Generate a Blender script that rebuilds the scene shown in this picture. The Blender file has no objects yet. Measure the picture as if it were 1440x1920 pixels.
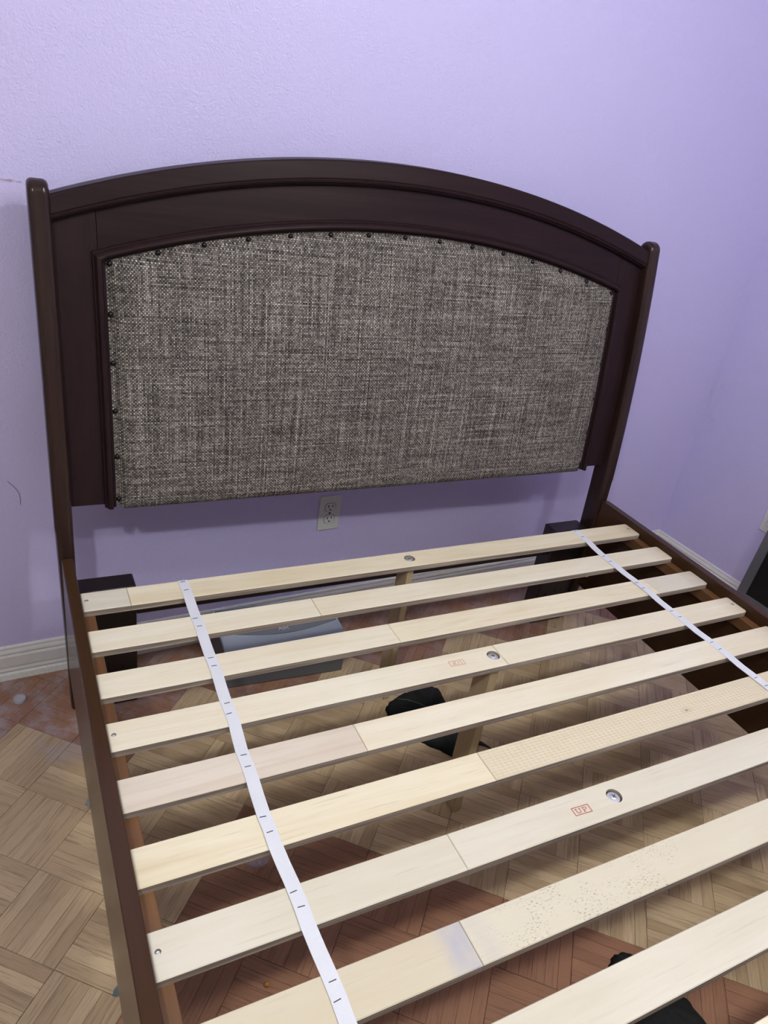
import bpy, bmesh, math, random
from mathutils import Matrix, Vector, Euler

random.seed(11)
sc = bpy.context.scene
COL = sc.collection

# ---------------------------------------------------------------- camera
CAM = (-0.0967, -1.7019, 1.4173)
PITCH, YAW, ROLL = 1.0879, -0.5245, 0.1638
FPX = 1371.97
cd = bpy.data.cameras.new('camera')
cam = bpy.data.objects.new('camera', cd)
COL.objects.link(cam)
cam.matrix_world = (Matrix.Translation(CAM) @ Matrix.Rotation(YAW, 4, 'Z')
                    @ Matrix.Rotation(PITCH, 4, 'X') @ Matrix.Rotation(ROLL, 4, 'Z'))
cd.sensor_fit = 'VERTICAL'
cd.sensor_height = 36.0
cd.lens = 36.0 * FPX / 1920.0
cd.clip_start = 0.02
sc.camera = cam

# ---------------------------------------------------------------- world, lights, exposure
w = bpy.data.worlds.new('world')
sc.world = w
w.use_nodes = True
w.node_tree.nodes['Background'].inputs[0].default_value = (0.6, 0.65, 0.8, 1)
w.node_tree.nodes['Background'].inputs[1].default_value = 0.15
sc.view_settings.view_transform = 'Standard'
sc.view_settings.look = 'None'
sc.view_settings.gamma = 1
sc.view_settings.use_curve_mapping = False
sc.view_settings.exposure = -0.08


def lamp(name, loc, power, col, r):
    l = bpy.data.lights.new(name, 'POINT')
    l.energy = power
    l.color = col
    l.shadow_soft_size = r
    o = bpy.data.objects.new(name, l)
    o.location = loc
    COL.objects.link(o)


# two bulbs under the ceiling, behind the viewer
lamp('ceiling_bulb', (-0.60, -2.00, 2.37), 53, (0.985, 1.0, 0.945), 0.045)
lamp('ceiling_bulb.001', (1.28, -2.00, 2.37), 27, (0.99, 1.0, 0.955), 0.045)
# the main ceiling lamp, over the bed
lamp('ceiling_lamp', (0.80, -1.25, 2.36), 29, (0.985, 1.0, 0.95), 0.09)

# ---------------------------------------------------------------- dimensions
SL = 0.0492                      # the wall is turned a little against the bed
TH = math.atan(SL)
CT, ST = math.cos(TH), math.sin(TH)
L = 1.5528                       # slat length
SW = 0.0662                      # slat width
ZS = 0.4526                      # slat top
ST_T = 0.0140                    # slat thickness
YK = [0.3197, 0.4532, 0.5840, 0.7143, 0.8410, 0.9706, 1.1022]
while len(YK) < 14:
    YK.append(YK[-1] + 0.1306)
RAIL_T = 0.025
RAIL_Z0, RAIL_Z1 = 0.157, 0.4705
RU = 2.278                       # right wall, measured along the back wall
LU, FV, HC = -2.1, -3.7, 2.46


def rw(u, v):
    return (u * CT - v * ST, u * ST + v * CT)


def Yf(z):
    z = max(z, 0.16)
    return 0.097 * z * z - 0.031 * z - 0.205


# ---------------------------------------------------------------- node helpers
class NT:
    def __init__(self, name):
        self.m = bpy.data.materials.new(name)
        self.m.use_nodes = True
        self.t = self.m.node_tree
        self.b = self.t.nodes['Principled BSDF']
        self.tc = None

    def n(self, kind, **kw):
        nd = self.t.nodes.new(kind)
        for k, v in kw.items():
            if k.startswith('i_'):
                key = k[2:]
                key = int(key) if key.isdigit() else key
                self.set(nd.inputs[key], v)
            else:
                setattr(nd, k, v)
        return nd

    def set(self, sock, v):
        if isinstance(v, bpy.types.NodeSocket):
            self.t.links.new(v, sock)
        elif isinstance(v, bpy.types.Node):
            self.t.links.new(v.outputs[0], sock)
        else:
            if isinstance(v, tuple) and len(v) == 3 and sock.type == 'RGBA':
                v = (*v, 1)
            sock.default_value = v

    def math(self, op, a, b=0.0, c=None, clamp=False):
        nd = self.n('ShaderNodeMath', operation=op, use_clamp=clamp)
        self.set(nd.inputs[0], a)
        self.set(nd.inputs[1], b)
        if c is not None:
            self.set(nd.inputs[2], c)
        return nd.outputs[0]

    def mix(self, f, a, b, mode='MIX'):
        nd = self.n('ShaderNodeMix', data_type='RGBA', blend_type=mode)
        self.set(nd.inputs['Factor'], f)
        self.set(nd.inputs['A'], a)
        self.set(nd.inputs['B'], b)
        return nd.outputs['Result']

    def obj(self):
        if not self.tc:
            self.tc = self.n('ShaderNodeTexCoord')
        return self.tc.outputs['Object']

    def uv(self):
        if not self.tc:
            self.tc = self.n('ShaderNodeTexCoord')
        return self.tc.outputs['UV']

    def scale(self, v, s, off=None):
        nd = self.n('ShaderNodeMapping')
        self.set(nd.inputs['Vector'], v)
        nd.inputs['Scale'].default_value = s
        if off is not None:
            self.set(nd.inputs['Location'], off)
        return nd.outputs[0]

    def noise(self, v, scale=1.0, detail=3.0, rough=0.5, dist=0.0):
        nd = self.n('ShaderNodeTexNoise')
        self.set(nd.inputs['Vector'], v)
        nd.inputs['Scale'].default_value = scale
        nd.inputs['Detail'].default_value = detail
        nd.inputs['Roughness'].default_value = rough
        nd.inputs['Distortion'].default_value = dist
        return nd.outputs['Fac']

    def ramp(self, f, stops):
        nd = self.n('ShaderNodeValToRGB')
        self.set(nd.inputs[0], f)
        e = nd.color_ramp.elements
        while len(e) < len(stops):
            e.new(0.5)
        for el, (p, c) in zip(e, stops):
            el.position = p
            el.color = (*c, 1) if len(c) == 3 else c
        return nd.outputs[0]

    def step(self, x, a, b):
        nd = self.n('ShaderNodeMapRange', interpolation_type='SMOOTHSTEP')
        self.set(nd.inputs[0], x)
        nd.inputs[1].default_value = a
        nd.inputs[2].default_value = b
        return nd.outputs[0]

    def box(self, pos, lo, hi, soft):
        """soft box mask over the axes given (None = free)"""
        sp = self.n('ShaderNodeSeparateXYZ')
        self.set(sp.inputs[0], pos)
        out = None
        for k in range(3):
            if lo[k] is None:
                continue
            m = self.math('MULTIPLY', self.step(sp.outputs[k], lo[k] - soft, lo[k] + soft),
                          self.math('SUBTRACT', 1.0, self.step(sp.outputs[k], hi[k] - soft, hi[k] + soft)))
            out = m if out is None else self.math('MULTIPLY', out, m)
        return out

    def bump(self, h, strength=0.3, dist=0.002):
        nd = self.n('ShaderNodeBump')
        nd.inputs['Strength'].default_value = strength
        nd.inputs['Distance'].default_value = dist
        self.set(nd.inputs['Height'], h)
        self.set(self.b.inputs['Normal'], nd.outputs[0])

    def fin(self, col, rough=0.5, spec=0.5, metal=0.0, coat=0.0):
        self.set(self.b.inputs['Base Color'], col)
        self.set(self.b.inputs['Roughness'], rough)
        self.b.inputs['Specular IOR Level'].default_value = spec
        self.b.inputs['Metallic'].default_value = metal
        self.b.inputs['Coat Weight'].default_value = coat
        self.b.inputs['Coat Roughness'].default_value = 0.12
        return self.m


def pos_of(t):
    return t.n('ShaderNodeNewGeometry').outputs['Position']


# ---------------------------------------------------------------- materials
def m_wall():
    t = NT('lavender_wall_paint')
    p = pos_of(t)
    fine = t.noise(p, 230, 2, 0.5)
    mid = t.noise(p, 90, 2, 0.5)
    broad = t.noise(p, 2.2, 3, 0.55)
    col = t.mix(broad, (0.565, 0.518, 0.85), (0.60, 0.553, 0.89))
    # rub marks where the headboard has touched the wall
    sp = t.noise(t.scale(p, (1, 1, 1.6)), 130, 4, 0.75)
    spk = t.step(sp, 0.60, 0.68)
    a = t.box(p, (0.285, None, 1.291), (0.40, None, 1.312), 0.008)
    b = t.box(p, (0.385, None, 1.303), (0.53, None, 1.323), 0.006)
    f = t.math('MULTIPLY', spk, t.math('MAXIMUM', t.math('MULTIPLY', a, 0.6), b))
    sp2 = t.noise(t.scale(p, (0.35, 1, 1.8)), 160, 4, 0.75)
    c = t.box(p, (-0.16, None, 1.2135), (-0.037, None, 1.2185), 0.0022)
    f2 = t.math('MULTIPLY', t.step(sp2, 0.42, 0.60), c)
    col = t.mix(t.math('MULTIPLY', f, 0.8), col, (0.05, 0.03, 0.06))
    col = t.mix(t.math('MULTIPLY', f2, 0.75), col, (0.16, 0.07, 0.09))
    k_ = t.box(p, (2.262, 0.055, 0.56), (2.40, 0.2, 0.78), 0.05)
    col = t.mix(t.math('MULTIPLY', t.math('MULTIPLY', k_, t.step(t.noise(p, 28, 4, 0.7), 0.30, 0.75)), 0.22), col, (0.25, 0.21, 0.36))
    t.bump(t.math('ADD', t.math('MULTIPLY', fine, 0.7), t.math('MULTIPLY', mid, 0.5)), 0.75, 0.0026)
    return t.fin(col, 0.42, 0.35)


def m_plain(name, col, rough=0.5, spec=0.5, metal=0.0, var=0.0, vs=40.0, bump=0.0):
    t = NT(name)
    c = col
    if var:
        n = t.noise(pos_of(t), vs, 4, 0.6)
        c = t.mix(n, tuple(x * (1 - var) for x in col), tuple(min(1, x * (1 + var)) for x in col))
        if bump:
            t.bump(n, bump, 0.002)
    return t.fin(c, rough, spec, metal)


def m_wood(name, dark, light, axis, rough=0.35, grain=1.0, bump=0.05, coat=0.0, spec=0.5, fine=1.0):
    t = NT(name)
    s = [28.0 * fine, 28.0 * fine, 28.0 * fine]
    s[axis] = 1.6
    s2 = [190.0 * fine] * 3
    s2[axis] = 5.0
    info = t.n('ShaderNodeObjectInfo')
    off = t.n('ShaderNodeCombineXYZ')
    for k in range(3):
        t.set(off.inputs[k], t.math('MULTIPLY', info.outputs['Random'], 7.0 + 3 * k))
    o = t.obj()
    a = t.noise(t.scale(o, tuple(s), off.outputs[0]), 1, 4, 0.6, 0.8)
    b = t.noise(t.scale(o, tuple(s2), off.outputs[0]), 1, 3, 0.6)
    f = t.math('ADD', t.math('MULTIPLY', a, 0.65), t.math('MULTIPLY', b, 0.35))
    f = t.math('ADD', 0.5, t.math('MULTIPLY', t.math('SUBTRACT', f, 0.5), 2.0 * grain), clamp=True)
    col = t.mix(f, dark, light)
    t.bump(b, bump, 0.001)
    return t.fin(col, rough, spec, 0, coat)


def m_slat(name, base, warm, grain=1.0, emboss=False, speck=None, stain=None, knot=None):
    t = NT(name)
    info = t.n('ShaderNodeObjectInfo')
    off = t.n('ShaderNodeCombineXYZ')
    for k in range(3):
        t.set(off.inputs[k], t.math('MULTIPLY', info.outputs['Random'], 5.0 + 4 * k))
    o = t.obj()
    a = t.noise(t.scale(o, (2.2, 26, 26), off.outputs[0]), 1, 4, 0.6, 1.2)
    b = t.noise(t.scale(o, (9, 260, 260), off.outputs[0]), 1, 3, 0.6)
    c = t.noise(t.scale(o, (3.5, 9, 9), off.outputs[0]), 1, 3, 0.5)
    f = t.math('ADD', t.math('MULTIPLY', a, 0.6), t.math('MULTIPLY', c, 0.4))
    f = t.math('ADD', 0.5, t.math('MULTIPLY', t.math('SUBTRACT', f, 0.5), 2.6 * grain), clamp=True)
    col = t.mix(f, warm, base)
    col = t.mix(t.math('MULTIPLY', t.step(b, 0.56, 0.78), 0.30 * grain), col, tuple(x * 0.62 for x in warm))
    if speck:
        s = t.noise(t.scale(o, (170, 420, 60)), 1, 2, 0.6)
        mk = t.box(o, (speck[0], None, None), (speck[1], None, None), 0.06)
        col = t.mix(t.math('MULTIPLY', t.math('MULTIPLY', t.math('MULTIPLY', t.step(s, 0.56, 0.64), t.step(t.noise(o, 22, 2, 0.5), 0.40, 0.58)), mk), 0.6), col, (0.24, 0.21, 0.18))
    if stain:
        mk = t.box(o, (stain[0], None, None), (stain[1], None, None), 0.018)
        n = t.noise(o, 30, 3, 0.6)
        col = t.mix(t.math('MULTIPLY', mk, t.math('MULTIPLY', n, stain[2])), col, (0.44, 0.44, 0.53))
    if knot:
        v = t.n('ShaderNodeVectorMath', operation='DISTANCE')
        t.set(v.inputs[0], t.scale(o, (1.0, 1.6, 0.0)))
        v.inputs[1].default_value = (knot[0], knot[1] * 1.6, 0)
        d = v.outputs['Value']
        ring = t.math('MULTIPLY', t.math('ADD', 0.5, t.math('MULTIPLY', t.math('SINE', t.math('MULTIPLY', d, 1500)), 0.5)),
                      t.math('SUBTRACT', 1.0, t.step(d, 0.004, 0.022)))
        core = t.math('SUBTRACT', 1.0, t.step(d, 0.0015, 0.005))
        col = t.mix(t.math('MULTIPLY', ring, 0.4), col, (0.36, 0.25, 0.15))
        col = t.mix(t.math('MULTIPLY', core, 0.8), col, (0.16, 0.10, 0.07))
    sx_ = t.n('ShaderNodeSeparateXYZ')
    t.set(sx_.inputs[0], o)
    endm = t.math('MULTIPLY', t.step(sx_.outputs[0], 1.47, 1.56), t.noise(o, 26, 4, 0.65))
    col = t.mix(t.math('MULTIPLY', endm, 0.75), col, (0.36, 0.255, 0.205))
    if emboss:
        sp = t.n('ShaderNodeSeparateXYZ')
        t.set(sp.inputs[0], o)
        u = t.math('SINE', t.math('MULTIPLY', t.math('ADD', sp.outputs[0], t.math('MULTIPLY', sp.outputs[1], 1.7)), 300))
        v = t.math('SINE', t.math('MULTIPLY', t.math('SUBTRACT', sp.outputs[0], t.math('MULTIPLY', sp.outputs[1], 1.7)), 300))
        h = t.math('MULTIPLY', u, v)
        t.bump(h, 0.22, 0.003)
        col = t.mix(t.math('MULTIPLY', t.math('SUBTRACT', 1.0, t.step(h, -0.9, 0.1)), 0.12), col, (0.45, 0.36, 0.24))
    else:
        t.bump(b, 0.10, 0.001)
    return t.fin(col, 0.55, 0.3)


def m_ply():
    t = NT('slat_plywood_edge')
    o = t.obj()
    lay = t.noise(t.scale(o, (4, 4, 420)), 1, 2, 0.5)
    g = t.noise(t.scale(o, (14, 14, 300)), 1, 3, 0.6)
    col = t.mix(t.step(lay, 0.38, 0.66), (0.21, 0.165, 0.14), (0.50, 0.43, 0.36))
    col = t.mix(t.math('MULTIPLY', g, 0.35), col, (0.30, 0.25, 0.22))
    return t.fin(col, 0.7, 0.2)


def m_fabric():
    t = NT('tweed_upholstery')
    sp = t.n('ShaderNodeSeparateXYZ')
    t.set(sp.inputs[0], t.obj())
    P = 0.0036
    x = t.math('DIVIDE', sp.outputs[0], P)
    z = t.math('DIVIDE', sp.outputs[2], P)
    fx, fz = t.math('FLOOR', x), t.math('FLOOR', z)

    def wn(a, b):
        c = t.n('ShaderNodeCombineXYZ')
        t.set(c.inputs[0], a)
        t.set(c.inputs[1], b)
        nd = t.n('ShaderNodeTexWhiteNoise', noise_dimensions='2D')
        t.set(nd.inputs['Vector'], c.outputs[0])
        return nd.outputs['Value']

    def slub(sx, sz):
        c = t.n('ShaderNodeCombineXYZ')
        t.set(c.inputs[0], t.math('MULTIPLY', fx, sx))
        t.set(c.inputs[1], t.math('MULTIPLY', fz, sz))
        return t.noise(c.outputs[0], 1, 2, 0.6)

    cell = wn(fx, fz)
    col_t = slub(0.9, 0.012)
    row_t = slub(0.018, 0.9)
    par = t.math('MODULO', t.math('ADD', fx, t.math('ADD', fz, 4000.0)), 2.0)
    # thread roundness inside a cell
    ux = t.math('SUBTRACT', t.math('FRACT', x), 0.5)
    uz = t.math('SUBTRACT', t.math('FRACT', z), 0.5)
    r = t.math('SQRT', t.math('ADD', t.math('MULTIPLY', ux, ux), t.math('MULTIPLY', uz, uz)))
    dome = t.math('SUBTRACT', 1.0, t.step(r, 0.15, 0.66))
    v = t.math('MULTIPLY', cell, 0.34)
    v = t.math('ADD', v, t.math('MULTIPLY', t.math('SUBTRACT', col_t, 0.5), 0.75))
    v = t.math('ADD', v, t.math('MULTIPLY', t.math('SUBTRACT', row_t, 0.5), 0.75))
    v = t.math('ADD', v, t.math('MULTIPLY', par, 0.22))
    v = t.math('ADD', v, 0.135)
    v = t.math('MULTIPLY', v, t.math('ADD', 0.45, t.math('MULTIPLY', dome, 0.75)), clamp=True)
    col = t.ramp(v, [(0.0, (0.016, 0.0145, 0.0145)), (0.30, (0.090, 0.0795, 0.0755)),
                     (0.55, (0.235, 0.210, 0.197)), (1.0, (0.72, 0.665, 0.62))])
    t.bump(dome, 0.35, 0.0015)
    return t.fin(col, 0.9, 0.1)


def m_parquet(name, dark, light, grainc, dust=False, rough=0.34):
    t = NT(name)
    uv = t.uv()
    at = t.n('ShaderNodeVertexColor')
    at.layer_name = 'tone'
    sp = t.n('ShaderNodeSeparateColor')
    t.set(sp.inputs[0], at.outputs[0])
    tone = sp.outputs[0]
    g = t.noise(t.scale(uv, (9, 210, 1)), 1, 4, 0.62, 0.6)
    g2 = t.noise(t.scale(uv, (26, 620, 1)), 1, 2, 0.6)
    br = t.noise(pos_of(t), 7, 3, 0.6)
    f = t.math('ADD', t.math('MULTIPLY', tone, 0.62), t.math('MULTIPLY', g, 0.38))
    f = t.math('ADD', f, t.math('MULTIPLY', t.math('SUBTRACT', br, 0.5), 0.35), clamp=True)
    col = t.mix(f, dark, light)
    col = t.mix(t.math('MULTIPLY', t.step(g, 0.47, 0.70), 0.55), col, grainc)
    col = t.mix(t.math('MULTIPLY', t.step(g2, 0.56, 0.74), 0.35), col, tuple(x * 0.7 for x in grainc))
    p = pos_of(t)
    if dust:
        n = t.noise(p, 14, 5, 0.68)
        mk = t.box(p, (-0.5, -0.33, None), (0.12, 0.2, None), 0.10)
        mk2 = t.box(p, (-0.5, -0.30, None), (2.4, 0.3, None), 0.12)
        d = t.math('MULTIPLY', t.step(n, 0.40, 0.66), t.math('MAXIMUM', mk, t.math('MULTIPLY', mk2, 0.55)))
        fl = t.step(t.noise(p, 260, 2, 0.5), 0.74, 0.78)
        d = t.math('MAXIMUM', d, t.math('MULTIPLY', fl, mk))
        col = t.mix(t.math('MULTIPLY', d, 0.62), col, (0.40, 0.37, 0.42))
    else:
        n = t.noise(p, 16, 4, 0.65)
        mk = t.box(p, (-0.10, -0.33, None), (0.1, -0.19, None), 0.045)
        col = t.mix(t.math('MULTIPLY', t.math('MULTIPLY', t.step(n, 0.35, 0.62), mk), 0.7), col, (0.42, 0.39, 0.45))
    t.bump(g2, 0.08, 0.001)
    return t.fin(col, rough, 0.4)


M = {}
M['wall'] = m_wall()
M['white_wall'] = m_plain('white_ceiling_paint', (0.74, 0.735, 0.71), 0.7, 0.2)
M['far_wall'] = m_plain('beige_wall_paint', (0.46, 0.45, 0.43), 0.7, 0.2)
M['base'] = m_plain('baseboard_paint', (0.70, 0.69, 0.72), 0.45, 0.4, var=0.12, vs=35)
M['shoe'] = m_plain('base_shoe_paint', (0.80, 0.81, 0.82), 0.5, 0.3, var=0.22, vs=120)
M['floorbase'] = m_plain('dark_floor_joints', (0.035, 0.022, 0.016), 0.8, 0.1)
M['tan'] = m_parquet('worn_tan_parquet', (0.35, 0.245, 0.142), (0.66, 0.51, 0.325), (0.17, 0.108, 0.06))
M['red'] = m_parquet('reddish_stained_parquet', (0.23, 0.112, 0.066), (0.345, 0.178, 0.106), (0.125, 0.056, 0.034), dust=True, rough=0.4)
DK, LT = (0.0110, 0.0050, 0.0072), (0.0275, 0.0138, 0.0160)
M['wood_x'] = m_wood('espresso_wood_crosswise', DK, LT, 0, 0.40, 0.9, 0.04, 0.0, 0.13)
M['wood_z'] = m_wood('espresso_wood_upright', DK, LT, 2, 0.40, 0.9, 0.04, 0.0, 0.13)
M['post'] = m_wood('espresso_post_wood', (0.0145, 0.0070, 0.0068), (0.036, 0.0185, 0.0150), 2, 0.22, 0.9, 0.03, 0.0, 0.32)
M['wood_y'] = m_wood('espresso_rail_wood', (0.034, 0.0152, 0.0074), (0.060, 0.0288, 0.0138), 1, 0.22, 0.7, 0.012, 0.0, 0.24)
M['black_wood'] = m_wood('black_stained_leg_wood', (0.009, 0.006, 0.007), (0.017, 0.011, 0.012), 2, 0.35, 0.8, 0.03)
M['ledge'] = m_wood('honey_ledger_wood', (0.070, 0.030, 0.012), (0.185, 0.083, 0.030), 1, 0.5, 1.0, 0.08)
M['leg'] = m_wood('pale_support_leg_wood', (0.40, 0.31, 0.18), (0.58, 0.47, 0.30), 2, 0.6, 0.8, 0.06)
M['fabric'] = m_fabric()
M['tack'] = m_plain('dark_bronze_tack', (0.012, 0.010, 0.014), 0.28, 0.6, 0.6)
M['ply'] = m_ply()
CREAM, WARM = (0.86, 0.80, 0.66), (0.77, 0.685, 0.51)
M['s_cream_bright'] = m_slat('slat_cream_brightened', CREAM, WARM, 1.15)  # cream wood, colour lightened to offset weak lamp light near the headboard
M['s_yellow_bright'] = m_slat('slat_yellowish_brightened', (0.86, 0.785, 0.615), (0.72, 0.61, 0.41), 1.3)  # yellowish wood, likewise brightened in colour where the lamps reach less
M['s_pale'] = m_slat('slat_pale', (0.755, 0.715, 0.62), (0.655, 0.595, 0.475), 0.95)
M['s_pink'] = m_slat('slat_pinkish', (0.76, 0.68, 0.585), (0.63, 0.53, 0.43), 1.0)
M['s_emboss'] = m_slat('slat_cross_hatched', (0.765, 0.69, 0.53), (0.69, 0.595, 0.42), 0.5, emboss=True, knot=(1.09, -0.006))
M['s_speck'] = m_slat('slat_speckled', (0.725, 0.68, 0.57), (0.65, 0.58, 0.44), 0.5, speck=(0.45, 0.80), stain=(0.405, 0.44, 0.35))
M['s_stain'] = m_slat('slat_glue_stained', (0.70, 0.64, 0.51), (0.61, 0.53, 0.39), 0.7, stain=(0.365, 0.41, 1.3))
M['ribbon'] = m_plain('white_webbing', (0.74, 0.755, 0.83), 0.85, 0.1, var=0.06, vs=500, bump=0.3)
M['staple'] = m_plain('dull_staple_steel', (0.10, 0.10, 0.11), 0.4, 0.5, 0.7)
M['steel'] = m_plain('zinc_plated_steel', (0.72, 0.73, 0.76), 0.48, 0.5, 0.8)
M['hole'] = m_plain('dark_hole', (0.03, 0.025, 0.02), 0.8, 0.1)
M['ink'] = m_plain('red_stamp_ink', (0.50, 0.10, 0.10), 0.7, 0.2, var=0.35, vs=900)
M['ink_faint'] = m_plain('faded_red_stamp_ink', (0.66, 0.36, 0.30), 0.7, 0.2, var=0.25, vs=900)
M['plate'] = m_plain('outlet_white_plastic', (0.66, 0.67, 0.68), 0.35, 0.5)
M['slot'] = m_plain('outlet_black_slot', (0.01, 0.01, 0.012), 0.6, 0.3)
M['bluegrey'] = m_plain('grey_blue_plastic', (0.36, 0.41, 0.49), 0.35, 0.5)
M['bluegrey_shade'] = m_plain('shaded_grey_blue_plastic', (0.17, 0.185, 0.215), 0.25, 0.5)  # darker copy of the lid plastic, shade put into the colour
M['box_grey'] = m_plain('dark_grey_box_plastic', (0.12, 0.125, 0.14), 0.4, 0.4)
M['emboss'] = m_plain('raised_grey_lettering', (0.55, 0.58, 0.63), 0.4, 0.5)
M['cloth'] = m_plain('black_cloth', (0.011, 0.012, 0.013), 0.85, 0.25, var=0.4, vs=60, bump=0.4)
M['seam'] = m_plain('grey_seam', (0.10, 0.10, 0.10), 0.7, 0.2)
M['cap'] = m_plain('milky_plastic', (0.42, 0.41, 0.47), 0.4, 0.5)
t = NT('clear_plastic')
t.b.inputs['Alpha'].default_value = 0.22
M['clear'] = t.fin((0.62, 0.58, 0.68), 0.25, 0.5)
M['foil'] = m_plain('grey_foil_scrap', (0.30, 0.33, 0.32), 0.4, 0.5, 0.2, var=0.3, vs=200)
M['foil_dk'] = m_plain('teal_grey_scrap', (0.11, 0.155, 0.16), 0.4, 0.5, 0.2, var=0.3, vs=200)
M['nugget'] = m_plain('amber_crumb', (0.34, 0.15, 0.03), 0.6, 0.3, var=0.3, vs=300)
M['gloss_black'] = m_plain('gloss_black_lacquer', (0.10, 0.10, 0.12), 0.10, 0.8)
M['black_panel'] = m_plain('matt_black_panel', (0.006, 0.006, 0.007), 0.5, 0.3)
M['cable'] = m_plain('black_cable_rubber', (0.01, 0.01, 0.012), 0.5, 0.4)


# ---------------------------------------------------------------- mesh helpers
def link(name, me, parent=None, loc=(0, 0, 0), label=None, cat=None, kind=None, group=None):
    o = bpy.data.objects.new(name, me)
    COL.objects.link(o)
    o.location = loc
    if parent is not None:
        o.parent = parent
    if label:
        o['label'] = label
    if cat:
        o['category'] = cat
    if kind:
        o['kind'] = kind
    if group:
        o['group'] = group
    return o


def mesh(name, vs, fs, mats, mi=None, smooth=False):
    me = bpy.data.meshes.new(name)
    me.from_pydata([tuple(v) for v in vs], [], fs)
    for m in (mats if isinstance(mats, (list, tuple)) else [mats]):
        me.materials.append(m)
    if mi:
        me.polygons.foreach_set('material_index', mi)
    bm = bmesh.new()
    bm.from_mesh(me)
    bmesh.ops.recalc_face_normals(bm, faces=bm.faces[:])
    bm.to_mesh(me)
    bm.free()
    if smooth:
        me.polygons.foreach_set('use_smooth', [True] * len(me.polygons))
    me.update()
    return me


def box_vf(x0, x1, y0, y1, z0, z1):
    vs = [(x, y, z) for z in (z0, z1) for y in (y0, y1) for x in (x0, x1)]
    fs = [(0, 2, 3, 1), (4, 5, 7, 6), (0, 1, 5, 4), (2, 6, 7, 3), (0, 4, 6, 2), (1, 3, 7, 5)]
    return vs, fs


def bevel_mod(o, wd, seg=2, ang=40):
    b = o.modifiers.new('bevel', 'BEVEL')
    b.width = wd
    b.segments = seg
    b.limit_method = 'ANGLE'
    b.angle_limit = math.radians(ang)
    for p in o.data.polygons:
        p.use_smooth = True
    o.data.set_sharp_from_angle(angle=math.radians(50)) if hasattr(o.data, 'set_sharp_from_angle') else None
    return o


def box(name, b, m, parent=None, bev=0.0, seg=2, **kw):
    """box given in world coordinates; origin at its base centre"""
    x0, x1, y0, y1, z0, z1 = b
    c = ((x0 + x1) / 2, (y0 + y1) / 2, z0)
    vs, fs = box_vf(x0 - c[0], x1 - c[0], y0 - c[1], y1 - c[1], 0, z1 - z0)
    o = link(name, mesh(name, vs, fs, m), parent, c, **kw)
    if bev:
        bevel_mod(o, bev, seg)
    return o


def lathe_vf(prof, n=24):
    vs, fs = [], []
    for (r, z) in prof:
        for k in range(n):
            a = 2 * math.pi * k / n
            vs.append((r * math.cos(a), r * math.sin(a), z))
    for i in range(len(prof) - 1):
        for k in range(n):
            a, b = i * n + k, i * n + (k + 1) % n
            fs.append((a, b, b + n, a + n))
    fs.append(tuple(range(n))[::-1])
    fs.append(tuple(range((len(prof) - 1) * n, len(prof) * n)))
    return vs, fs


def tube_vf(pts, r, n=8):
    vs, fs = [], []
    for i, p in enumerate(pts):
        p = Vector(p)
        d = Vector(pts[min(i + 1, len(pts) - 1)]) - Vector(pts[max(i - 1, 0)])
        d.normalize()
        up = Vector((0, 0, 1)) if abs(d.z) < 0.9 else Vector((1, 0, 0))
        a = d.cross(up).normalized()
        b = a.cross(d).normalized()
        rr = r[i] if isinstance(r, (list, tuple)) else r
        for k in range(n):
            t_ = 2 * math.pi * k / n
            vs.append(p + a * rr * math.cos(t_) + b * rr * math.sin(t_))
    for i in range(len(pts) - 1):
        for k in range(n):
            a, b = i * n + k, i * n + (k + 1) % n
            fs.append((a, b, b + n, a + n))
    fs.append(tuple(range(n))[::-1])
    fs.append(tuple(range((len(pts) - 1) * n, len(pts) * n)))
    return vs, fs


def strokes_vf(lines, wd, h):
    """flat raised strokes: polylines in the xy plane given a width and a height"""
    vs, fs = [], []
    for pl in lines:
        for (a, b) in zip(pl[:-1], pl[1:]):
            dx, dy = b[0] - a[0], b[1] - a[1]
            l = math.hypot(dx, dy)
            ux, uy = dx / l, dy / l
            e = wd * 0.25
            ax, ay, bx, by = a[0] - ux * e, a[1] - uy * e, b[0] + ux * e, b[1] + uy * e
            nx, ny = -uy * wd / 2, ux * wd / 2
            k = len(vs)
            for z in (0, h):
                vs += [(ax + nx, ay + ny, z), (bx + nx, by + ny, z), (bx - nx, by - ny, z), (ax - nx, ay - ny, z)]
            fs += [(k, k + 1, k + 2, k + 3), (k + 7, k + 6, k + 5, k + 4)]
            for i in range(4):
                j = (i + 1) % 4
                fs.append((k + i, k + 4 + i, k + 4 + j, k + j))
    return vs, fs


# ================================================================ the room
def wall_box(name, u0, u1, v0, v1, z0, z1, m):
    vs = [(*rw(u, v), z) for z in (z0, z1) for v in (v0, v1) for u in (u0, u1)]
    fs = box_vf(0, 1, 0, 1, 0, 1)[1]
    return link(name, mesh(name, vs, fs, m), kind='structure')


W = 0.2
wall_box('wall_back', LU - W, RU + W, 0, W, -0.05, HC, M['wall'])
wall_box('wall_right', RU, RU + W, FV - W, 0, -0.05, HC, M['wall'])
wall_box('wall_left', LU - W, LU, FV - W, 0, -0.05, HC, M['far_wall'])
wall_box('wall_front', LU, RU, FV - W, FV, -0.05, HC, M['far_wall'])
wall_box('ceiling', LU - W, RU + W, FV - W, W, HC, HC + 0.1, M['white_wall'])
floor = wall_box('floor', LU - W, RU + W, FV - W, W, -0.10, -0.004, M['floorbase'])

# ---- parquet: square tiles of six strips, laid basket-weave on the diagonal
T, TA = 0.1523, -0.7351
AX, AY = -0.1476, -0.1862
e1 = (math.cos(TA), math.sin(TA))
e2 = (math.sin(TA), -math.cos(TA))
NSTR = 6


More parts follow.
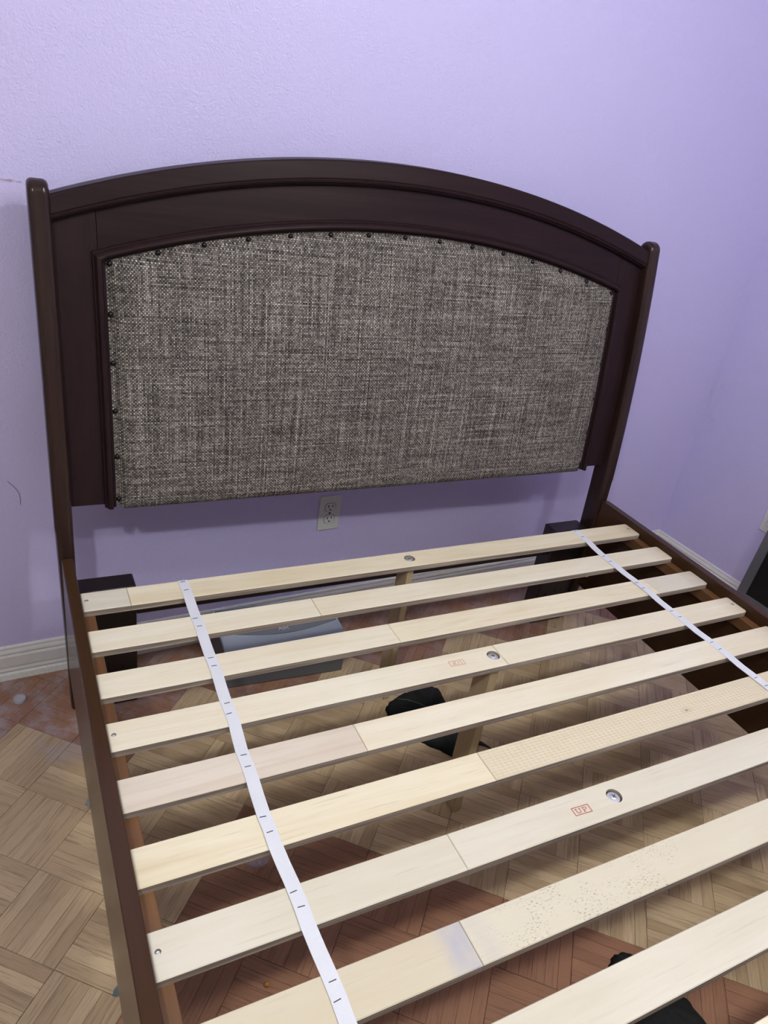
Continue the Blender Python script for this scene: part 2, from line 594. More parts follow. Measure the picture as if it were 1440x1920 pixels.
def is_red(i, j):
    return (i + j < 0) or (i + j == 0 and i % 2 == 1) or (i >= 4 and j >= 0)


MW = cam.matrix_world.inverted()


def in_view(x, y):
    """share of the picture and whether slats or rails hide this spot of the floor"""
    v = MW @ Vector((x, y, 0))
    if v.z > -0.05:
        return 0.0
    px, py = 720 + FPX * v.x / -v.z, 960 - FPX * v.y / -v.z
    if not (-15 < px < 1455 and -15 < py < 1935):
        return 0.0
    for z, kind in ((ZS, 's'), (ZS - ST_T, 's'), (RAIL_Z1, 'r'), (0.3, 'r'), (RAIL_Z0, 'r')):
        k = z / CAM[2]
        qx, qy = x + (CAM[0] - x) * k, y + (CAM[1] - y) * k
        if kind == 's' and 0 < qx < L:
            for yk in YK:
                if -yk - SW < qy < -yk:
                    return 0.0
        if kind == 'r' and qy < -0.2 and (-RAIL_T < qx < 0 or L < qx < L + RAIL_T):
            return 0.0
    return 1.0 / (v.z * v.z)


strips = []
for i in range(-26, 34):
    for j in range(-34, 30):
        ox, oy = AX + T * (i * e1[0] + j * e2[0]), AY + T * (i * e1[1] + j * e2[1])
        cx, cy = ox + T / 2 * (e1[0] + e2[0]), oy + T / 2 * (e1[1] + e2[1])
        u, v = cx * CT + cy * ST, -cx * ST + cy * CT
        if not (LU - 0.1 < u < RU + 0.1 and FV - 0.1 < v < 0.1):
            continue
        along, across = (e2, e1) if (i + j) % 2 == 0 else (e1, e2)
        red = is_red(i, j)
        for k in range(NSTR):
            sx, sy = ox + across[0] * T * k / NSTR, oy + across[1] * T * k / NSTR
            score = 0.0
            if -0.4 < cx < 2.4 and cy > -1.7:
                for a in (0.06, 0.28, 0.5, 0.72, 0.94):
                    for b in (0.25, 0.75):
                        score += in_view(sx + along[0] * T * a + across[0] * T * b / NSTR,
                                         sy + along[1] * T * a + across[1] * T * b / NSTR)
            strips.append((score, sx, sy, along, across, red))
order = sorted(range(len(strips)), key=lambda n: -strips[n][0])
own = set(n for n in order[:300] if strips[n][0] > 0)


def strip_geo(s):
    E_ = random.uniform(0.0004, 0.0008)
    _, sx, sy, al, ac, red = s
    g = random.uniform(0.00008, 0.00026)
    wd = T / NSTR
    h = random.uniform(-0.0004, 0.0)
    c = 0.0004
    vs = []
    for (z, ins) in ((-0.0045, 0.0), (h - c, 0.0), (h, c)):
        for (a, b) in ((E_ + ins, g + ins), (T - E_ - ins, g + ins), (T - E_ - ins, wd - g - ins), (E_ + ins, wd - g - ins)):
            vs.append((sx + al[0] * a + ac[0] * b, sy + al[1] * a + ac[1] * b, z))
    fs = []
    for r_ in (0, 4):
        for k in range(4):
            m_ = (k + 1) % 4
            fs.append((r_ + k, r_ + m_, r_ + 4 + m_, r_ + 4 + k))
    fs.append((8, 9, 10, 11))
    tone = min(1, max(0, random.gauss(0.5, 0.24)))
    if not red and random.random() < 0.10:
        tone = random.uniform(0.0, 0.15)
    ro = (random.uniform(0, 40), random.uniform(0, 40))
    uv = [(ro[0] + a, ro[1] + b) for _ in range(3) for (a, b) in ((0, 0), (T, 0), (T, wd), (0, wd))]
    return vs, fs, tone, uv


def parquet_mesh(name, items):
    vs, fs, tones, uvs, mi = [], [], [], [], []
    for s in items:
        v, f, tn, uv = strip_geo(s)
        k = len(vs)
        vs += v
        fs += [tuple(a + k for a in q_) for q_ in f]
        tones += [tn] * len(v)
        uvs += uv
        mi += [1 if s[5] else 0] * len(f)
    me = bpy.data.meshes.new(name)
    me.from_pydata(vs, [], fs)
    if len(items) == 1:
        me.materials.append(M['red'] if items[0][5] else M['tan'])
    else:
        me.materials.append(M['tan'])
        me.materials.append(M['red'])
        me.polygons.foreach_set('material_index', mi)
    ca = me.color_attributes.new('tone', 'FLOAT_COLOR', 'POINT')
    flat = []
    for tn in tones:
        flat += [tn, tn, tn, 1]
    ca.data.foreach_set('color', flat)
    ul = me.uv_layers.new(name='uv')
    idx = [0] * len(me.loops)
    me.loops.foreach_get('vertex_index', idx)
    fl = []
    for n in idx:
        fl += uvs[n]
    ul.data.foreach_set('uv', fl)
    bm = bmesh.new()
    bm.from_mesh(me)
    bmesh.ops.recalc_face_normals(bm, faces=bm.faces[:])
    bm.to_mesh(me)
    bm.free()
    up = [p for p in me.polygons if abs(p.normal.z) > 0.99]
    if up and up[0].normal.z < 0:
        me.flip_normals()
    return me


for n in order[:300]:
    if n in own:
        link('parquet_strip', parquet_mesh('parquet_strip', [strips[n]]), floor)
link('parquet_strips', parquet_mesh('parquet_strips', [s for n, s in enumerate(strips) if n not in own]), floor, kind='stuff')

# ---- baseboards: moulded board and a white shoe strip
BB = [(0.0, 0.022), (0.011, 0.022), (0.013, 0.030), (0.010, 0.037), (0.0115, 0.042), (0.0115, 0.072), (0.0085, 0.078),
      (0.010, 0.083), (0.008, 0.089), (0.006, 0.092), (0.0055, 0.099), (0.003, 0.1025), (0.0, 0.1025)]
SH = [(0.0, -0.003), (0.0145, -0.003), (0.0145, 0.018), (0.012, 0.0235), (0.0, 0.0235)]


def extrude_run(name, prof, run, m, parent=None, kind=None):
    """run: list of functions d -> (u, v) at the two ends"""
    vs, fs = [], []
    n = len(prof)
    for f in run:
        for (d, z) in prof:
            u, v = f(d)
            vs.append((*rw(u, v), z))
    for k in range(n):
        j = (k + 1) % n
        fs.append((k, j, n + j, n + k))
    fs += [tuple(range(n)), tuple(range(n, 2 * n))]
    return link(name, mesh(name, vs, fs, m), parent, kind=kind)


bb = extrude_run('baseboard_back', BB, [lambda d: (LU, -d), lambda d: (RU - d, -d)], M['base'], kind='structure')
extrude_run('shoe_strip', SH, [lambda d: (LU, -d), lambda d: (RU - d, -d)], M['shoe'], bb)
br = extrude_run('baseboard_right', BB, [lambda d: (RU - d, FV), lambda d: (RU - d, -d)], M['base'], kind='structure')
extrude_run('shoe_strip', SH, [lambda d: (RU - d, FV), lambda d: (RU - d, -d)], M['shoe'], br)


# ================================================================ the bed
bed = bpy.data.objects.new('bed_frame', None)
COL.objects.link(bed)
bed.location = (L / 2, -0.2, 0)
bed['label'] = 'dark espresso wooden bed frame with arched tweed headboard and bare pale slats'
bed['category'] = 'bed'
BO = Vector(bed.location)


def part(name, me, parent=None, loc=(0, 0, 0), **kw):
    """child of the bed (or of a bed part); loc in world coordinates"""
    p = parent or bed
    base = Vector((0, 0, 0))
    q_ = p
    while q_ is not None:
        base += Vector(q_.location)
        q_ = q_.parent
    return link(name, me, p, Vector(loc) - base, **kw)


def pbox(name, b, m, parent=None, bev=0.0, seg=2, **kw):
    x0, x1, y0, y1, z0, z1 = b
    c = ((x0 + x1) / 2, (y0 + y1) / 2, z0)
    vs, fs = box_vf(x0 - c[0], x1 - c[0], y0 - c[1], y1 - c[1], 0, z1 - z0)
    o = part(name, mesh(name, vs, fs, m), parent, c, **kw)
    if bev:
        bevel_mod(o, bev, seg)
    return o


XM = L / 2


def arc(x, zmid, zend, half):
    sg = zmid - zend
    R = (half * half + sg * sg) / (2 * sg)
    return zmid - R + math.sqrt(max(0, R * R - (x - XM) ** 2))


def crest_top(x): return arc(x, 1.3405, 1.2115, XM - 0.008)
def crest_bot(x): return arc(x, 1.3010, 1.1740, XM - 0.008)
def mold_out(x): return arc(x, 1.2175, 1.1120, XM - 0.075)


PX0, PX1 = 0.0045, L - 0.0045


def sheet(name, xs, zlo, zhi, y0off, y1off, m, parent, nz=10, bev=0.0, label=None):
    """slab following the headboard's curve: between zlo(x) and zhi(x), from depth y0off to y1off"""
    vs, fs = [], []
    nx = len(xs)
    for side, off in ((0, y0off), (1, y1off)):
        for x in xs:
            a, b = zlo(x), zhi(x)
            for k in range(nz + 1):
                z = a + (b - a) * k / nz
                vs.append((x - XM, Yf(z) + off, z))
    n = nz + 1

    def id_(s, i, k): return s * nx * n + i * n + k
    for i in range(nx - 1):
        for k in range(nz):
            fs.append((id_(0, i, k), id_(0, i + 1, k), id_(0, i + 1, k + 1), id_(0, i, k + 1)))
            fs.append((id_(1, i, k), id_(1, i, k + 1), id_(1, i + 1, k + 1), id_(1, i + 1, k)))
        for k in (0, nz):
            fs.append((id_(0, i, k), id_(0, i + 1, k), id_(1, i + 1, k), id_(1, i, k)))
    for i in (0, nx - 1):
        for k in range(nz):
            fs.append((id_(0, i, k), id_(0, i, k + 1), id_(1, i, k + 1), id_(1, i, k)))
    o = part(name, mesh(name, vs, fs, m, smooth=False), parent, (XM, 0, 0), label=label)
    if bev:
        bevel_mod(o, bev, 3, 50)
    return o


def lin(a, b, n):
    return [a + (b - a) * k / n for k in range(n + 1)]


HB = sheet('headboard', lin(0.012, L - 0.012, 40), lambda x: 0.592, lambda x: crest_bot(x) + 0.02, 0.048, 0.054,
           M['black_wood'], bed, 16, label='arched headboard with dark frame and grey tweed panel')
JX0, JX1 = 0.0872, L - 0.0872
sheet('stile', lin(PX0, JX0 - 0.0005, 6), lambda x: 0.5765, lambda x: crest_bot(x) + 0.01, 0.030, 0.049, M['wood_z'], HB, 22, 0.0006)
sheet('stile', lin(JX1 + 0.0005, PX1, 6), lambda x: 0.5765, lambda x: crest_bot(x) + 0.01, 0.030, 0.049, M['wood_z'], HB, 22, 0.0006)
sheet('top_rail', lin(JX0 + 0.0005, JX1 - 0.0005, 48), lambda x: mold_out(x) - 0.018, lambda x: crest_bot(x) + 0.01, 0.030, 0.049, M['wood_x'], HB, 6, 0.0006)
sheet('crest_rail', lin(PX0 - 0.002, PX1 + 0.002, 56), crest_bot, crest_top, 0.008, 0.055, M['wood_x'], HB, 4, 0.004)


def sweep(name, path, prof, m, parent):
    """path: (x, z, outward normal (nx, nz)); prof: (w inward, d proud); follows the curve of the headboard"""
    vs, fs = [], []
    n = len(prof)
    for (x, z, nx, nz) in path:
        for (w_, d) in prof:
            zz = z - nz * w_
            vs.append((x - nx * w_ - XM, Yf(zz) + 0.030 - d, zz))
    for i in range(len(path) - 1):
        for k in range(n):
            j = (k + 1) % n
            fs.append((i * n + k, i * n + j, (i + 1) * n + j, (i + 1) * n + k))
    fs += [tuple(range(n)), tuple(range((len(path) - 1) * n, len(path) * n))]
    me = mesh(name, vs, fs, m, smooth=True)
    if hasattr(me, 'set_sharp_from_angle'):
        me.set_sharp_from_angle(angle=math.radians(38))
    return part(name, me, parent, (XM, 0, 0))


BEAD = [(-0.004, 0.0), (-0.004, 0.018), (0.001, 0.021), (0.005, 0.019), (0.006, 0.013), (0.0085, 0.0125), (0.0115, 0.009), (0.0125, 0.0)]
xs = lin(PX0, PX1, 56)
sweep('crest_bead', [(x, crest_bot(x), 0, 1) for x in xs], BEAD, M['wood_x'], HB)

MX0, MX1 = 0.0750, L - 0.0750
MOLD = [(0.0, 0.0), (0.0, 0.006), (0.0015, 0.0085), (0.003, 0.0085), (0.0045, 0.012), (0.008, 0.0175), (0.0125, 0.019), (0.0165, 0.0165),
        (0.0185, 0.011), (0.0190, 0.007), (0.0215, 0.0075), (0.0240, 0.0055), (0.0245, 0.0)]
zc = mold_out(MX0)
mt = math.sqrt(0.5)


def miter(nx):
    # corner of the upright and the arch: push along both normals
    return (nx, 1.0)


for sx, x0 in ((-1, MX0), (1, MX1)):
    zsn = lin(0.5715, zc, 20)
    path = [(x0, z, sx, 0) for z in zsn[:-1]] + [(x0, zc, sx, 1.0)]
    sweep('panel_moulding', path, MOLD, M['wood_z'], HB)
xs = lin(MX0, MX1, 52)
path = [(x, mold_out(x), 0, 1) for x in xs]
path[0] = (MX0, zc, -1, 1)
path[-1] = (MX1, zc, 1, 1)
sweep('panel_moulding', path, MOLD, M['wood_x'], HB)

# ---- upholstered panel
FX0, FX1 = MX0 + 0.0235, MX1 - 0.0235


def fab_top(x): return mold_out(x) - 0.0235


FB = 0.569


def fabric_panel():
    NX, NZ = 110, 64
    vs, fs = [], []

    def ease(n):     # denser near both ends
        out = []
        for k in range(n + 1):
            s = k / n
            out.append(0.5 - 0.5 * math.cos(math.pi * s) if False else s + 0.10 * -math.sin(2 * math.pi * s))
        return out
    ex, ez = ease(NX), ease(NZ)

    def rise(d, border, width):
        s = min(1, max(0, (d - border) / width))
        return math.sqrt(max(0, 1 - (1 - s) ** 2))
    for a in ex:
        x = FX0 + (FX1 - FX0) * a
        top = fab_top(x)
        dl = min(x - FX0, FX1 - x)
        # rounded lower corners
        rc = 0.020
        zb = FB
        if dl < rc:
            zb = FB + rc - math.sqrt(rc * rc - (rc - dl) ** 2) if dl > 0 else FB + rc
        for b in ez:
            z = zb + (top - zb) * b
            h = min(rise(dl, 0.011, 0.030), rise(top - z, 0.012, 0.030), rise(z - zb, -0.002, 0.030))
            pl = 0.022 * h + 0.008 * math.sin(math.pi * a) * math.sin(math.pi * b)
            vs.append((x - XM, Yf(z) + 0.026 - pl, z))
    n = NZ + 1
    for i in range(NX):
        for k in range(NZ):
            fs.append((i * n + k, (i + 1) * n + k, (i + 1) * n + k + 1, i * n + k + 1))
    # wrap under the lower edge and back
    for (off, dz) in ((0.034, -0.001), (0.050, 0.004)):
        base = len(vs)
        for i in range(NX + 1):
            v = vs[i * n]
            vs.append((v[0], Yf(v[2]) + off, v[2] + dz))
        prev = [i * n for i in range(NX + 1)] if off == 0.034 else list(range(base - NX - 1, base))
        for i in range(NX):
            fs.append((prev[i], base + i, base + i + 1, prev[i + 1]))
    me = mesh('upholstered_panel', vs, fs, M['fabric'], smooth=True)
    # face the room
    cnt = sum(1 for p in me.polygons if p.normal.y < 0)
    if cnt < len(me.polygons) / 2:
        me.flip_normals()
    return part('upholstered_panel', me, HB, (XM, 0, 0), label='grey and cream woven tweed upholstery')


FAB = fabric_panel()

tack_prof = [(0.0060, 0.0), (0.0058, 0.0016), (0.0046, 0.0036), (0.0026, 0.0049), (0.0004, 0.0054)]
vs, fs = lathe_vf(tack_prof, 12)
TM = mesh('tack', [(x, -z, y) for (x, y, z) in vs], fs, M['tack'], smooth=True)
tx = [0.108 + (L - 0.216) * k / 14 for k in range(15)]
tp = [(x, fab_top(x) - 0.0075) for x in tx]
for z in (0.993, 0.894, 0.792, 0.690, 0.590):
    tp += [(0.1052, z), (L - 0.1052, z)]
for (x, z) in tp:
    part('tack', TM, HB, (x, Yf(z) + 0.0255, z))

# ---- posts with legs
ZT, PR = 1.2065, 0.0275


def post(mirror):
    prof = []
    zs = [0.0, 0.03, 0.16, 0.30, 0.42, 0.4455, 0.455, 0.50, 0.525, 0.54, 0.62] + lin(0.70, ZT, 9)
    for z in zs:
        y = Yf(z)
        if z < 0.16:
            y = Yf(0.16) + (0.16 - z) * 0.14
        prof.append((y, z))
    yc = Yf(ZT) + PR
    for k in range(1, 12):
        a = math.pi * k / 12
        prof.append((yc - PR * math.cos(a), ZT + PR * math.sin(a)))
    for z in reversed(lin(0.63, ZT, 9)):
        prof.append((Yf(z) + 2 * PR, z))
    for z in (0.605, 0.50, 0.35, 0.16):
        prof.append((Yf(z) + 0.066, z))
    prof.append((Yf(0.16) + 0.14 * 0.16 + 0.05, 0.0))
    vs, fs = [], []
    n = len(prof)

    def xo(z):
        if z > 0.53:
            return 0.0335
        if z > 0.50:
            return 0.0315
        return 0.0310 - (0.50 - z) * 0.0135
    for s in (0, 1):
        for (y, z) in prof:
            x = -xo(z) if s == 0 else 0.0048
            vs.append((x, y, z))
    fs = [tuple(range(n))[::-1], tuple(range(n, 2 * n))]
    for k in range(n):
        j = (k + 1) % n
        fs.append((k, j, n + j, n + k))
    if mirror:
        vs = [(-v[0], v[1], v[2]) for v in vs]
    o = part('headboard_post', mesh('headboard_post', vs, fs, M['post']), HB, (L if mirror else 0, 0, 0))
    bevel_mod(o, 0.0105, 5, 55)
    return o


post(False)
post(True)

# leg plates and the stretcher between them
for (a, b) in ((0.0055, 0.1365), (L - 0.1365, L - 0.0055)):
    pl = pbox('leg_plate', (a, b, -0.187, -0.127, 0.0, 0.361), M['black_wood'], HB, 0.004)
pbox('stretcher', (0.137, L - 0.137, -0.182, -0.157, 0.274, 0.330), M['black_wood'], HB, 0.003)
# screw heads and a bolt on the far leg plate
vs, fs = lathe_vf([(0.0038, 0), (0.0038, 0.0012), (0.002, 0.0022), (0.0005, 0.0024)], 12)
SM = mesh('plate_screw', [(x, -z, y) for (x, y, z) in vs], fs, M['hole'], smooth=True)
for (x, z) in ((L - 0.105, 0.118), (L - 0.070, 0.126), (0.045, 0.12), (0.10, 0.12)):
    part('plate_screw', SM, HB, (x, -0.1873, z))
vs, fs = lathe_vf([(0.011, 0), (0.011, 0.002), (0.0085, 0.003), (0.0085, 0.006), (0.006, 0.0075)], 16)
BM_ = mesh('rail_bolt', [(-z, x, y) for (x, y, z) in vs], fs, M['steel'], smooth=True)
part('rail_bolt', BM_, HB, (L - 0.0005 + 0.0, -0.235, 0.215))

# ---- side rails with ledgers
YE = -2.24
for s, (a, b) in enumerate(((-RAIL_T, -0.0005), (L + 0.0005, L + RAIL_T))):
    r_ = pbox('side_rail', (a, b, YE, -0.2035, RAIL_Z0, RAIL_Z1), M['wood_y'], bed, 0.0022)
    la, lb = (0.0, 0.0235) if s == 0 else (L - 0.0235, L)
    pbox('ledger', (la, lb, YE + 0.03, -0.336 if s == 0 else -0.305, ZS - ST_T - 0.030, ZS - ST_T - 0.0004), M['ledge'], r_, 0.0012)
pbox('footboard', (-0.03, L + 0.03, YE - 0.045, YE, 0.06, 0.52), M['wood_x'], bed, 0.004)
for x in (-0.034, L - 0.016):
    pbox('foot_post', (x, x + 0.05, YE - 0.05, YE + 0.002, 0.0, 0.54), M['wood_z'], bed, 0.005)


# ---- slats
def rounded_outline(x0, x1, y0, y1, rl, rr, n=4):
    pts = []
    for (cx, cy, r, a0) in ((x1 - rr, y1 - rr, rr, 0), (x0 + rl, y1 - rl, rl, 90), (x0 + rl, y0 + rl, rl, 180), (x1 - rr, y0 + rr, rr, 270)):
        if r < 1e-5:
            pts.append((cx, cy))
        else:
            for k in range(n + 1):
                a = math.radians(a0 + 90 * k / n)
                pts.append((cx + r * math.cos(a), cy + r * math.sin(a)))
    return pts


def slat_mesh(x0, x1, rl, rr, holes, face_m):
    hw = SW / 2
    c = 0.0013
    bm = bmesh.new()
    o0 = rounded_outline(x0, x1, -hw, hw, rl, rr)
    o1 = rounded_outline(x0 + c, x1 - c, -hw + c, hw - c, max(rl - c, 0), max(rr - c, 0)) if True else o0
    lo = [bm.verts.new((x, y, -ST_T)) for (x, y) in o0]
    md = [bm.verts.new((x, y, -c)) for (x, y) in o0]
    tp_ = [bm.verts.new((x, y, 0)) for (x, y) in o1]
    n = len(lo)
    bot = bm.faces.new(lo[::-1])
    bot.material_index = 0
    for k in range(n):
        j = (k + 1) % n
        bm.faces.new((lo[k], lo[j], md[j], md[k])).material_index = 1
        bm.faces.new((md[k], md[j], tp_[j], tp_[k])).material_index = 0
    if not holes:
        bm.faces.new(tp_).material_index = 0
    else:
        ed = []
        for k in range(n):
            ed.append(bm.edges.get((tp_[k], tp_[(k + 1) % n])))
        for (hx, hy, hr, hd) in holes:
            ns = 20
            up = [bm.verts.new((hx + hr * math.cos(2 * math.pi * k / ns), hy + hr * math.sin(2 * math.pi * k / ns), 0)) for k in range(ns)]
            dn = [bm.verts.new((v.co.x, v.co.y, -hd)) for v in up]
            for k in range(ns):
                j = (k + 1) % ns
                ed.append(bm.edges.new((up[k], up[j])))
                bm.faces.new((up[j], up[k], dn[k], dn[j])).material_index = 1
            bm.faces.new(dn).material_index = 2
        before = set(bm.faces)
        bmesh.ops.triangle_fill(bm, use_beauty=True, use_dissolve=False, edges=ed, normal=(0, 0, 1))
        for f in bm.faces:
            if f not in before:
                f.material_index = 0
    me = bpy.data.meshes.new('slat')
    for m in (face_m, M['ply'], M['hole']):
        me.materials.append(m)
    bmesh.ops.recalc_face_normals(bm, faces=bm.faces[:])
    bm.to_mesh(me)
    bm.free()
    return me


vs, fs = lathe_vf([(0.0118, -0.0010), (0.0118, 0.0004), (0.0110, 0.0008), (0.0065, 0.0008), (0.0062, 0.0020), (0.0045, 0.0030), (0.0020, 0.0031), (0.0018, 0.0016)], 24)
WASH = mesh('centre_screw', vs, fs, M['steel'], smooth=True)
WASH.set_sharp_from_angle(angle=math.radians(35))
vs, fs = lathe_vf([(0.0034, -0.001), (0.0034, 0.0006), (0.0024, 0.0014), (0.0012, 0.0015), (0.0010, 0.0008)], 16)
ESC = mesh('end_screw', vs, fs, M['steel'], smooth=True)
cr = strokes_vf([[(-0.004, -0.001), (0.004, 0.001)], [(0.001, -0.004), (-0.001, 0.004)]], 0.0013, 0.0004)
CROSS = mesh('cross_slot', cr[0], cr[1], M['hole'])

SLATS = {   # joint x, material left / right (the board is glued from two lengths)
    1: ([(0.095, 's_pale'), (L, 's_yellow_bright')], True),
    2: ([(0.474, 's_cream_bright'), (L, 's_cream_bright')], False),
    3: ([(0.606, 's_cream_bright'), (1.372, 's_yellow_bright'), (1.502, 's_pale'), (L, 's_pale')], False),
    4: ([(0.7995, 's_cream_bright'), (L, 's_cream_bright')], True),
    5: ([(0.410, 's_pink'), (L, 's_cream_bright')], False),
    6: ([(0.598, 's_yellow_bright'), (L, 's_emboss')], False),
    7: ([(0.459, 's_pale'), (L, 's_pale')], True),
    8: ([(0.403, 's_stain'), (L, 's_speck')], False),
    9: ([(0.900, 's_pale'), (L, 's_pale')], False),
    10: ([(0.62, 's_cream_bright'), (L, 's_cream_bright')], True),
}
slat_objs = {}
for n, yk in enumerate(YK, 1):
    secs, screws = SLATS.get(n, ([(0.7, 's_cream_bright'), (L, 's_pale')], n % 3 == 1))
    loc = (0, -yk - SW / 2, ZS)
    dz = random.uniform(-0.0006, 0.0006)
    x0 = 0.0012
    first = None
    for s, (x1, mk) in enumerate(secs):
        last = s == len(secs) - 1
        hs = []
        if screws:
            for (hx, hy, hr, hd) in ((0.0105, 0.004, 0.0042, 0.004), (0.782, 0.002, 0.0145, 0.0055), (L - 0.016, 0.003, 0.0042, 0.004)):
                if x0 + hr < hx < x1 - hr:
                    hs.append((hx, hy, hr, hd))
        me = slat_mesh(x0 + (0.0003 if s else 0), (x1 - 0.0012) if last else x1 - 0.0003,
                       0.0 if s else 0.0015, 0.007 if last else 0.0, hs, M[mk])
        if s == 0:
            first = part('slat', me, bed, (loc[0], loc[1], loc[2] + dz))
            slat_objs[n] = first
        else:
            part('slat_section', me, first, (loc[0], loc[1], loc[2] + dz + random.uniform(-0.0003, 0.0003)))
        for (hx, hy, hr, hd) in hs:
            big = hr > 0.01
            so = part('centre_screw' if big else 'end_screw', WASH if big else ESC, first,
                      (hx, loc[1] + hy, ZS + dz - hd + (0.0012 if big else 0.001)))
            so.rotation_euler.z = random.uniform(0, 3)
            if big:
                c2 = part('cross_slot', CROSS, first, (hx, loc[1] + hy, ZS + dz - hd + 0.0012 + 0.0030))
                c2.rotation_euler.z = random.uniform(0, 1)
        x0 = x1


# red stamps
def stamp(slat_n, cx, cy, rot, m, wd=0.034, hh=0.0145):
    a, b = wd / 2, hh / 2
    lw = 0.0011
    fr = [[(-a, -b), (a, -b)], [(a, -b), (a, b)], [(a, b), (-a, b)], [(-a, b), (-a, -b)]]
    U = [(-0.0105, 0.0040), (-0.0105, -0.0010)] + [(-0.0068 + 0.0037 * math.cos(t_), -0.0012 + 0.0030 * math.sin(t_))
                                                  for t_ in [math.pi + math.pi * k / 8 for k in range(9)]] + [(-0.0031, 0.0040)]
    us = [[(-0.0123, 0.0040), (-0.0086, 0.0040)], [(-0.0046, 0.0040), (-0.0016, 0.0040)]]
    P_ = [(0.0040, -0.0042), (0.0040, 0.0040), (0.0075, 0.0040)] + [(0.0078 + 0.0026 * math.cos(t_), 0.0018 + 0.0022 * math.sin(t_))
                                                                   for t_ in [math.pi / 2 - math.pi * k / 7 for k in range(8)]] + [(0.0040, -0.0004)]
    ps = [[(0.0022, -0.0042), (0.0062, -0.0042)], [(0.0022, 0.0040), (0.0040, 0.0040)]]
    v1, f1 = strokes_vf(fr, lw, 0.00035)
    v2, f2 = strokes_vf([U, P_] + us + ps, 0.0009, 0.00035)
    k = len(v1)
    me = mesh('stamp', v1 + v2, f1 + [tuple(q_ + k for q_ in f) for f in f2], m)
    o = part('stamp', me, slat_objs[slat_n], (cx, cy, ZS + slat_objs[slat_n].location.z + bed.location.z - ZS + 0.0003),
             label='red stamp reading UP in a box')
    o.rotation_euler.z = rot
    return o


stamp(7, 0.7045, -1.1385, math.radians(-2), M['ink'])
stamp(4, 0.690, -0.7455, math.radians(178), M['ink_faint'])

# ---- webbing ribbons with staples
vs, fs = box_vf(-0.0052, 0.0052, -0.0006, 0.0006, 0, 0.0007)
STM = mesh('staple', vs, fs, M['staple'])


def ribbon(xs_, wd):
    pts = []
    zt = ZS + 0.0008
    for n, yk in enumerate(YK):
        pts.append((xs_[n], -yk - 0.002 if n else -yk - 0.0015, zt))
        pts.append((xs_[n] + 0.0008, -yk - SW / 2, zt))
        pts.append((xs_[n], -yk - SW + 0.002, zt))
        if n + 1 < len(YK):
            mid = -(yk + SW + YK[n + 1]) / 2
            pts.append(((xs_[n] + xs_[n + 1]) / 2, mid, zt - 0.0012))
    vs, fs = [], []
    cx, cy = xs_[0], -YK[0]
    for (x, y, z) in pts:
        for dz in (0.0, 0.0011):
            for sx in (-1, 1):
                vs.append((x + sx * wd / 2 - cx, y - cy, z + dz - ZS))
    for i in range(len(pts) - 1):
        a, b = i * 4, (i + 1) * 4
        fs += [(a + 2, a + 3, b + 3, b + 2), (a, b, b + 1, a + 1), (a, a + 2, b + 2, b), (a + 1, b + 1, b + 3, a + 3)]
    fs += [(0, 1, 3, 2), tuple(len(vs) - 4 + k for k in (0, 2, 3, 1))]
    o = part('ribbon', mesh('ribbon', vs, fs, M['ribbon']), bed, (cx, cy, ZS), label='white webbing tape stapled across the slats')
    for n, yk in enumerate(YK):
        for d in ((0.006 if n == 0 else 0.012), 0.038):
            s_ = part('staple', STM, o, (xs_[n] + random.uniform(-0.003, 0.001), -yk - d - random.uniform(-0.002, 0.002), ZS + 0.0019))
            s_.rotation_euler.z = random.uniform(-0.12, 0.12)
    return o


RX = [0.2150, 0.2130, 0.2110, 0.2075, 0.2020, 0.1985, 0.2015, 0.2040] + [0.205] * 6
ribbon(RX, 0.0215)
ribbon([1.349, 1.339, 1.340, 1.337, 1.3385, 1.338, 1.338, 1.338] + [1.339] * 6, 0.0215)

# ---- centre support legs
pbox('support_leg', (0.768, 0.7855, -0.376, -0.324, 0.0, ZS - ST_T - 0.0005), M['leg'], bed, 0.0012)
pbox('support_leg', (0.762, 0.7830, -0.775, -0.722, 0.0, ZS - ST_T - 0.0005), M['leg'], bed, 0.0012)


